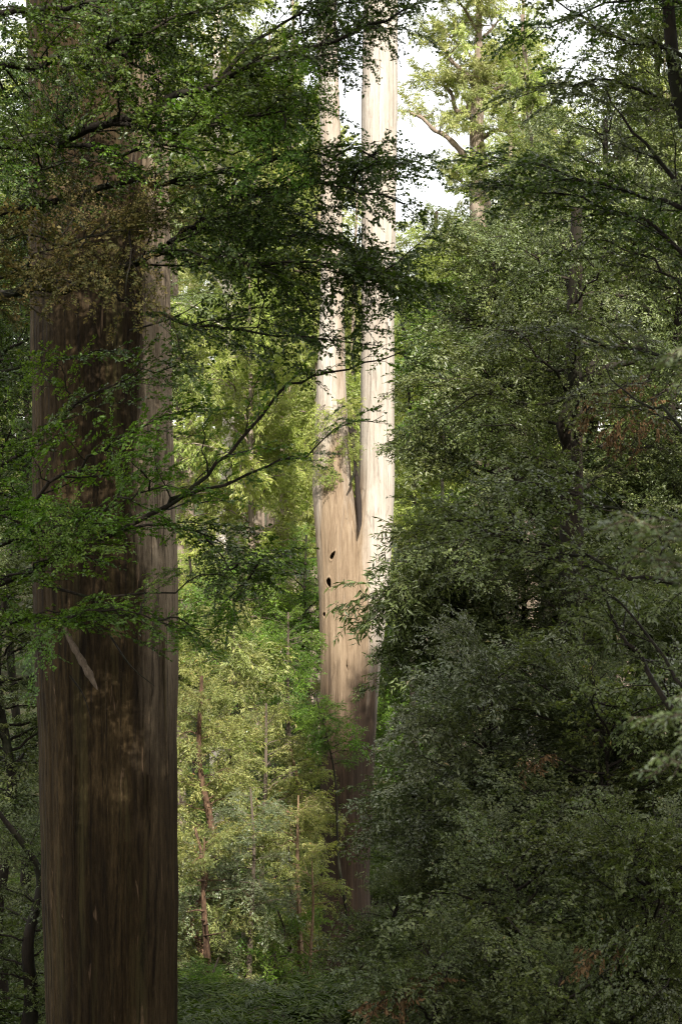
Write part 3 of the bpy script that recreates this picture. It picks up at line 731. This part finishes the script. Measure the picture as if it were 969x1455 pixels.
# --- sunlit understorey between the two big trunks
G_U = 'sunlit understorey trees between the two big trunks'
UT = [
 (290, 38, 960, 1260, 975, 1.2, .13, 'wattle', 34, 'sun', 'bark_rust', 'sunlit yellow-green tree with a reddish brown stem right beside the giant trunk'),
 (375, 40, 1000, 1300, 1010, 1.2, .09, 'beechflat', 34, 'sun', 'bark_grey', 'sunlit pale bush with a few orange leaves, midway between the two big trunks'),
 (425, 41, 1060, 1230, 1075, .75, .10, 'wattle', 30, 'sun', 'bark_tan', 'sunlit small tree with a straight tan pole stem left of the brown forked trunk base'),
 (330, 42, 870, 1080, 880, 1.3, .10, 'wattle', 30, 'sun', 'bark_grey', 'feathery yellow-green tree halfway up between the two big trunks'),
 (412, 43.5, 870, 1050, 880, .95, .09, 'sass', 34, 'beech_bright', 'bark_grey', 'green tree close to the left side of the pale forked trunk'),
 (275, 36, 1180, 1400, 1190, 1.0, .10, 'sass', 30, 'sass_grey', 'bark_rust', 'dark grey-green bush beside the giant trunk low down, on an orange-brown stem'),
 (395, 37, 1290, 1480, 1300, 1.1, .06, 'sass', 32, 'beech_bright', 'bark_grey', 'ferny green bush at the bottom between the two big trunks'),
 (325, 36.5, 1260, 1470, 1270, .95, .06, 'wattle', 28, 'sun', 'bark_grey', 'low sunlit bush at the bottom right of the giant trunk'),
 (428, 39, 1350, 1470, 1360, .6, .06, 'sass', 20, 'sass', 'bark_grey', 'small dark bush at the foot of the forked trunk, left side'),
 (350, 48, 800, 1000, 815, 1.7, .12, 'sass', 44, 'beech_bright', 'bark_grey', 'leafy green tree behind the feathery one between the two big trunks'),
 (430, 50, 760, 950, 775, 1.4, .12, 'sass', 36, 'beech_bright', 'bark_dark', 'green tree directly left of the pale trunk below the fork'),
 (270, 50, 790, 1000, 805, 1.6, .12, 'wattle', 36, 'euc_green', 'bark_dark', 'green tree showing just right of the giant trunk at mid height'),
 (300, 31.5, 1365, 1500, 1375, .8, .05, 'sass', 26, 'beech_bright', 'bark_grey', 'low green shrub on the bottom edge beside the giant trunk'),
 (375, 33, 1395, 1500, 1405, .8, .05, 'beechflat', 24, 'sass_grey', 'bark_grey', 'low grey-green shrub on the bottom edge midway between the two big trunks'),
 (450, 32, 1400, 1500, 1410, .75, .05, 'sass', 24, 'sass', 'bark_grey', 'low dark shrub on the bottom edge just left of the forked trunk foot'),
 (440, 47.5, 960, 1180, 975, 1.0, .07, 'wattle', 34, 'sun', 'bark_grey', 'sunlit feathery sapling just behind the left side of the brown forked trunk'),
 (350, 36, 1120, 1330, 1130, .9, .07, 'sass', 26, 'near_leaf', 'bark_grey', 'sunlit pale green bush low down, midway between the two big trunks'),
 (410, 38.5, 1200, 1400, 1210, .9, .06, 'wattle', 22, 'sun', 'bark_grey', 'sunlit feathery bush behind the two bare poles'),
 (300, 41, 1080, 1330, 1090, 1.0, .07, 'sass', 30, 'beech_bright', 'bark_grey', 'sunlit bush behind the orange-brown bare stem'),
 (390, 46, 1000, 1300, 1020, 1.7, .09, 'sass', 44, 'beech', 'bark_grey', 'dark green bush at the back of the sunlit understorey'),
]
for px, d, top, c0, c1, sp_, r, kind, n, leaf, bark, lab in UT:
    T('understorey_tree', lab, 'tree', px, d, top, c0, c1, sp_, r, kind, n, leaf, bark, G_U, pitch=(-15, 30), shape='dome')
for px, d, top, r, bark, lab, lean in [(424, 37.5, 1130, .075, 'bark_tan', 'bare straight tan pole, the taller of the two beside the brown trunk base', -.1), (443, 36.5, 1220, .05, 'bark_tan', 'thin mottled pale pole standing close to the brown trunk base', .12),
                                      (291, 34.5, 1190, .085, 'bark_rust', 'orange-brown leaning dead stem at the bottom beside the giant trunk', -.15)]:
    x = P(px, 0, d)[0]; gz = ground_z(x, d) - .1; H = P(0, top, d)[2] - gz
    t = thing('bare_stem', lab, 'tree stem', (x, d, gz), 'bare stems in the understorey')
    link('trunk', trunk_mesh([(-lean, 0, 0), (-lean * .3, .05, H * .35), (lean * .2, 0, H * .7), (0, 0, H)], r, r * .15, M[bark], seed=px, flute=.16, sides=18, n=40), t)
    rq = random.Random(px + 1)
    for i in range(5): add_bough(t, 'wattle', (0, 0, H * rq.uniform(.72, .99)), i * 2.4, R(rq.uniform(0, 40)), rq.uniform(.5, .9), rq, M['sun'], M[bark])
    rr = random.Random(px)
    for i in range(6):
        z = H * rr.uniform(.35, .97); a = rr.uniform(0, 6.28); L = rr.uniform(.3, .8)
        pth = smooth_path([(0, 0, z), (math.cos(a) * L * .5, math.sin(a) * L * .5, z + .12 * L), (math.cos(a) * L, math.sin(a) * L, z + rr.uniform(-.3, .3) * L)], 8)
        vv, ff = tube(pth, np.linspace(r * .3, .004, 8), 5)
        link('branch_stub', new_mesh('branch_stub', vv, ff, M[bark], smooth=True), t)

# --- dark trees at the left edge, behind the giant trunk
for px, d, top, c0, c1, sp_, n, leaf, lab in [
 (10, 27, 780, 1180, 800, 1.6, 50, 'sass', 'dark tree at the left edge beside the lower giant trunk'),
 (-40, 30, 100, 800, 130, 2.6, 60, 'beech', 'tall dark tree at the left edge behind the beech boughs'),
 (30, 24, 1150, 1560, 1165, 1.1, 36, 'sass', 'dark shrub in the bottom left corner'),
 (20, 36, 320, 900, 350, 2.4, 50, 'sass', 'shaded tree seen past the left side of the giant trunk'),
 (120, 40, 0, 800, 30, 3.0, 50, 'sass', 'tall tree standing behind the giant trunk'),
 (-10, 33, 1000, 1500, 1020, 1.9, 46, 'sass', 'gloomy bush behind the bottom left shrub')]:
    T('understorey_tree', lab, 'tree', px, d, top, c0, c1, sp_, .12, 'sass' if leaf == 'sass' else 'beech', n, leaf, group='dark trees at the left edge')

# --- sunlit eucalypts behind, left of the forked trunk
for px, d, top, c0, c1, sp_, r, n, leaf, bark, lab in [
 (314, 62, -250, 620, -200, 3.6, .30, 46, 'euc_green', 'bark_pale', 'bright eucalypt with a white stem, glimpsed between the giant trunk and the forked trunk'),
 (255, 66, -150, 720, 0, 3.4, .2, 46, 'euc_green', 'bark_far', 'bright drooping eucalypt close behind the right edge of the giant trunk'),
 (405, 68, 60, 760, 150, 3.4, .2, 46, 'euc_green', 'bark_far', 'bright drooping eucalypt just left of the pale forked trunk'),
 (355, 58, 380, 900, 400, 2.8, .16, 44, 'euc_green', 'bark_far', 'sunlit drooping young eucalypt below the white stem'),
 (445, 60, 480, 900, 500, 2.2, .14, 34, 'euc_green', 'bark_far', 'sunlit young eucalypt behind the left stem of the fork'),
 (500, 64, 250, 800, 300, 2.0, .14, 30, 'euc', 'bark_far', 'pale eucalypt seen through the gap of the fork')]:
    T('eucalypt', lab, 'tree', px, d, top, c0, c1, sp_, r, 'euc', n, leaf, bark, 'sunlit eucalypts behind the trunks', pitch=(-10, 40))

# --- the tall airy eucalypt against the sky
D_E = 85.0
ex = P(682, 0, D_E)[0]; egz = ground_z(ex, D_E) - .2
eo = np.array([ex, D_E, egz])
euc = thing('eucalypt', 'tall airy eucalypt with a shaggy brown trunk and crooked bare limbs against the white sky', 'tree', eo)
H = P(0, -160, D_E)[2] - egz
tp = [P(676, 700, D_E) - eo, P(680, 420, D_E) - eo, P(682, 310, D_E) - eo, P(681, 250, D_E) - eo, P(677, 190, D_E) - eo, P(679, 120, D_E) - eo, P(680, 40, D_E) - eo, P(683, -160, D_E) - eo]
tp = [np.array([tp[0][0], 0, 0])] + tp
p = smooth_path(tp, 50)
vv, ff = tube(p, np.interp(np.linspace(0, 1, 50), [0, .4, .75, 1], [.75, .48, .26, .06]) * (1 + .08 * np.sin(np.arange(50) * 2.3)), 14)
link('trunk', new_mesh('trunk', vv, ff, M['bark_far'], smooth=True), euc)
rg = random.Random(11)
LB = [([(676, 126), (660, 104), (642, 88), (630, 70), (618, 62)], .20), ([(676, 178), (664, 160), (648, 153), (643, 130), (634, 117), (622, 112)], .22), ([(662, 160), (664, 145), (662, 130)], .10),
      ([(678, 245), (660, 222), (645, 205), (630, 192), (616, 186), (600, 170), (583, 163)], .26), ([(680, 150), (700, 132), (720, 120), (735, 95)], .18), ([(680, 200), (705, 186), (730, 190), (755, 175)], .18), ([(680, 60), (700, 40), (716, 20)], .12), ([(680, 50), (660, 20), (640, 0)], .12), ([(682, 290), (668, 262), (655, 250)], .12), ([(679, 90), (655, 60), (640, 40)], .12)]
for k, (pts, r) in enumerate(LB):
    yo = rg.uniform(-1.5, 1.5); m = len(pts) - 1
    p3 = [P(a, b, D_E) + np.array([0, yo * i / m, 0]) - eo for i, (a, b) in enumerate(pts)]
    pp = smooth_path(p3, 24)
    vv, ff = tube(pp, np.linspace(r * .68, r * .22, 24) * (1 + .1 * np.sin(np.arange(24) * 1.7)), 9)
    link('limb', new_mesh('limb', vv, ff, M['bark_far'], smooth=True), euc)
    for i in range(6):
        u = .5 + .5 * (i / 5); q = pp[int(u * 23)]
        add_bough(euc, 'euc', Vector(q), rg.uniform(0, 6.28), R(rg.uniform(0, 50)), rg.uniform(1.5, 2.5), rg, M['euc'])
# tufts hugging the upper trunk
for i in range(20):
    z = P(0, rg.uniform(-150, 150), D_E)[2] - egz
    q = p[int(np.searchsorted(p[:, 2], z))]
    add_bough(euc, 'euc', Vector(q), rg.uniform(0, 6.28), R(rg.uniform(0, 45)), rg.uniform(1.6, 3.0) , rg, M['euc'])

# --- forest on the far side of the gully
rf = random.Random(77)
FAR = []
for row, (d, n) in enumerate(((84, 9), (104, 13), (128, 14), (150, 14))):
    for i in range(n):
        px = -150 + 1290 * (i + rf.uniform(.15, .85)) / n
        if px < 450: top = rf.uniform(-60, 200)
        elif px < 548: top = rf.uniform(330, 420)
        elif px < 650: top = rf.uniform(375, 430) if row else rf.uniform(440, 480)
        elif px < 720: top = rf.uniform(300, 380)
        else: top = rf.uniform(-60, 190)
        FAR.append((px, d + rf.uniform(-6, 6), top))
for k, (px, d, top) in enumerate(FAR):
    hgt = 900 - top
    T('eucalypt', 'sunlit eucalypt of the far forest beyond the gully', 'tree', px, d, top, min(760, top + hgt * .8), top + 12, rf.uniform(3.4, 4.8), .35, 'euc', 40, rf.choice(('euc', 'euc', 'euc_green')), 'bark_far', 'far forest eucalypts', seed=k, pitch=(-5, 40))
T('eucalypt', 'small pale-barked eucalypt with yellowish tufts at the foot of the sky gap', 'tree', 618, 92, 300, 460, 315, 2.4, .35, 'euc', 26, 'euc', 'bark_far', pitch=(0, 45))

# ------------------------------------------------------------------ canopy behind and beside the viewpoint, whose shade falls on the foreground
rc = random.Random(9)
CAN = [(3.4, 8, 16), (7, 10, 17.5), (11.5, 11, 19), (16, 12, 22), (4, 2, 21), (10, 2, 23), (-4, 7, 17), (0, -5, 24), (8, -6, 27), (13, 17, 17), (1.9, 4, 13.5)]  # sites chosen along the sun rays; last tree added to block a sun patch
for k, (x, y, top) in enumerate(CAN):
    tree('canopy_tree', 'tall forest tree standing outside the view, shading the foreground', 'tree', (x, y), top, .3, 'beech', 48, max(3, top - 17, .3 * y + 3.5), top - 2, 5 if y < 20 else 4.5, 'beech', 'bark_grey', 900 + k, 'canopy trees around the viewpoint', pitch=(-5, 35))

AZ, EL = R(13), R(42)
S = Vector((math.sin(AZ) * math.cos(EL), -math.cos(AZ) * math.cos(EL), math.sin(EL)))
sun = bpy.data.lights.new('sun', 'SUN'); sun.energy = 5.0; sun.angle = R(.53); sun.color = (1, .945, .86)
so_ = bpy.data.objects.new('sun', sun); COL.objects.link(so_)
so_.rotation_euler = S.to_track_quat('Z', 'Y').to_euler()
so_.location = (20, -30, 60)
w = bpy.data.worlds.new('World'); scene.world = w; w.use_nodes = True
nt = w.node_tree; bg = nt.nodes['Background']
sky = nt.nodes.new('ShaderNodeTexSky'); sky.sky_type = 'NISHITA'; sky.sun_disc = False
sky.sun_elevation = EL; sky.sun_rotation = math.atan2(S.x, S.y) % (2 * math.pi)
sky.air_density = 1.0; sky.dust_density = 3.0; sky.ozone_density = 1.0
mixn = nt.nodes.new('ShaderNodeMix'); mixn.data_type = 'RGBA'; mixn.inputs[0].default_value = .7
mixn.inputs[7].default_value = (6.9, 6.6, 6.1, 1)      # thin bright cloud veil over the blue
nt.links.new(sky.outputs[0], mixn.inputs[6]); nt.links.new(mixn.outputs[2], bg.inputs[0]); bg.inputs[1].default_value = .15

cam = bpy.data.cameras.new('camera'); co = bpy.data.objects.new('camera', cam); COL.objects.link(co)
co.location = (0, 0, 0); co.rotation_euler = (R(90), 0, 0)
cam.sensor_fit = 'VERTICAL'; cam.sensor_height = SENS; cam.sensor_width = 24; cam.lens = LENS
cam.clip_start = .1; cam.clip_end = 6000
cam.dof.use_dof = True; cam.dof.focus_distance = 33; cam.dof.aperture_fstop = 4.2
scene.camera = co
scene.view_settings.view_transform = 'Standard'; scene.view_settings.look = 'None'
scene.view_settings.exposure = 1.45; scene.view_settings.gamma = 1
try: scene.view_settings.use_curve_mapping = False
except Exception: pass
scene.render.engine = 'CYCLES'
c = scene.cycles
c.filter_width = 1.15
c.max_bounces = 8; c.diffuse_bounces = 4; c.glossy_bounces = 2; c.transmission_bounces = 5; c.transparent_max_bounces = 4
c.use_denoising = True
c.denoiser = 'OPENIMAGEDENOISE'
c.denoising_input_passes = 'RGB_ALBEDO_NORMAL'
c.denoising_prefilter = 'NONE'
c.denoising_quality = 'HIGH'
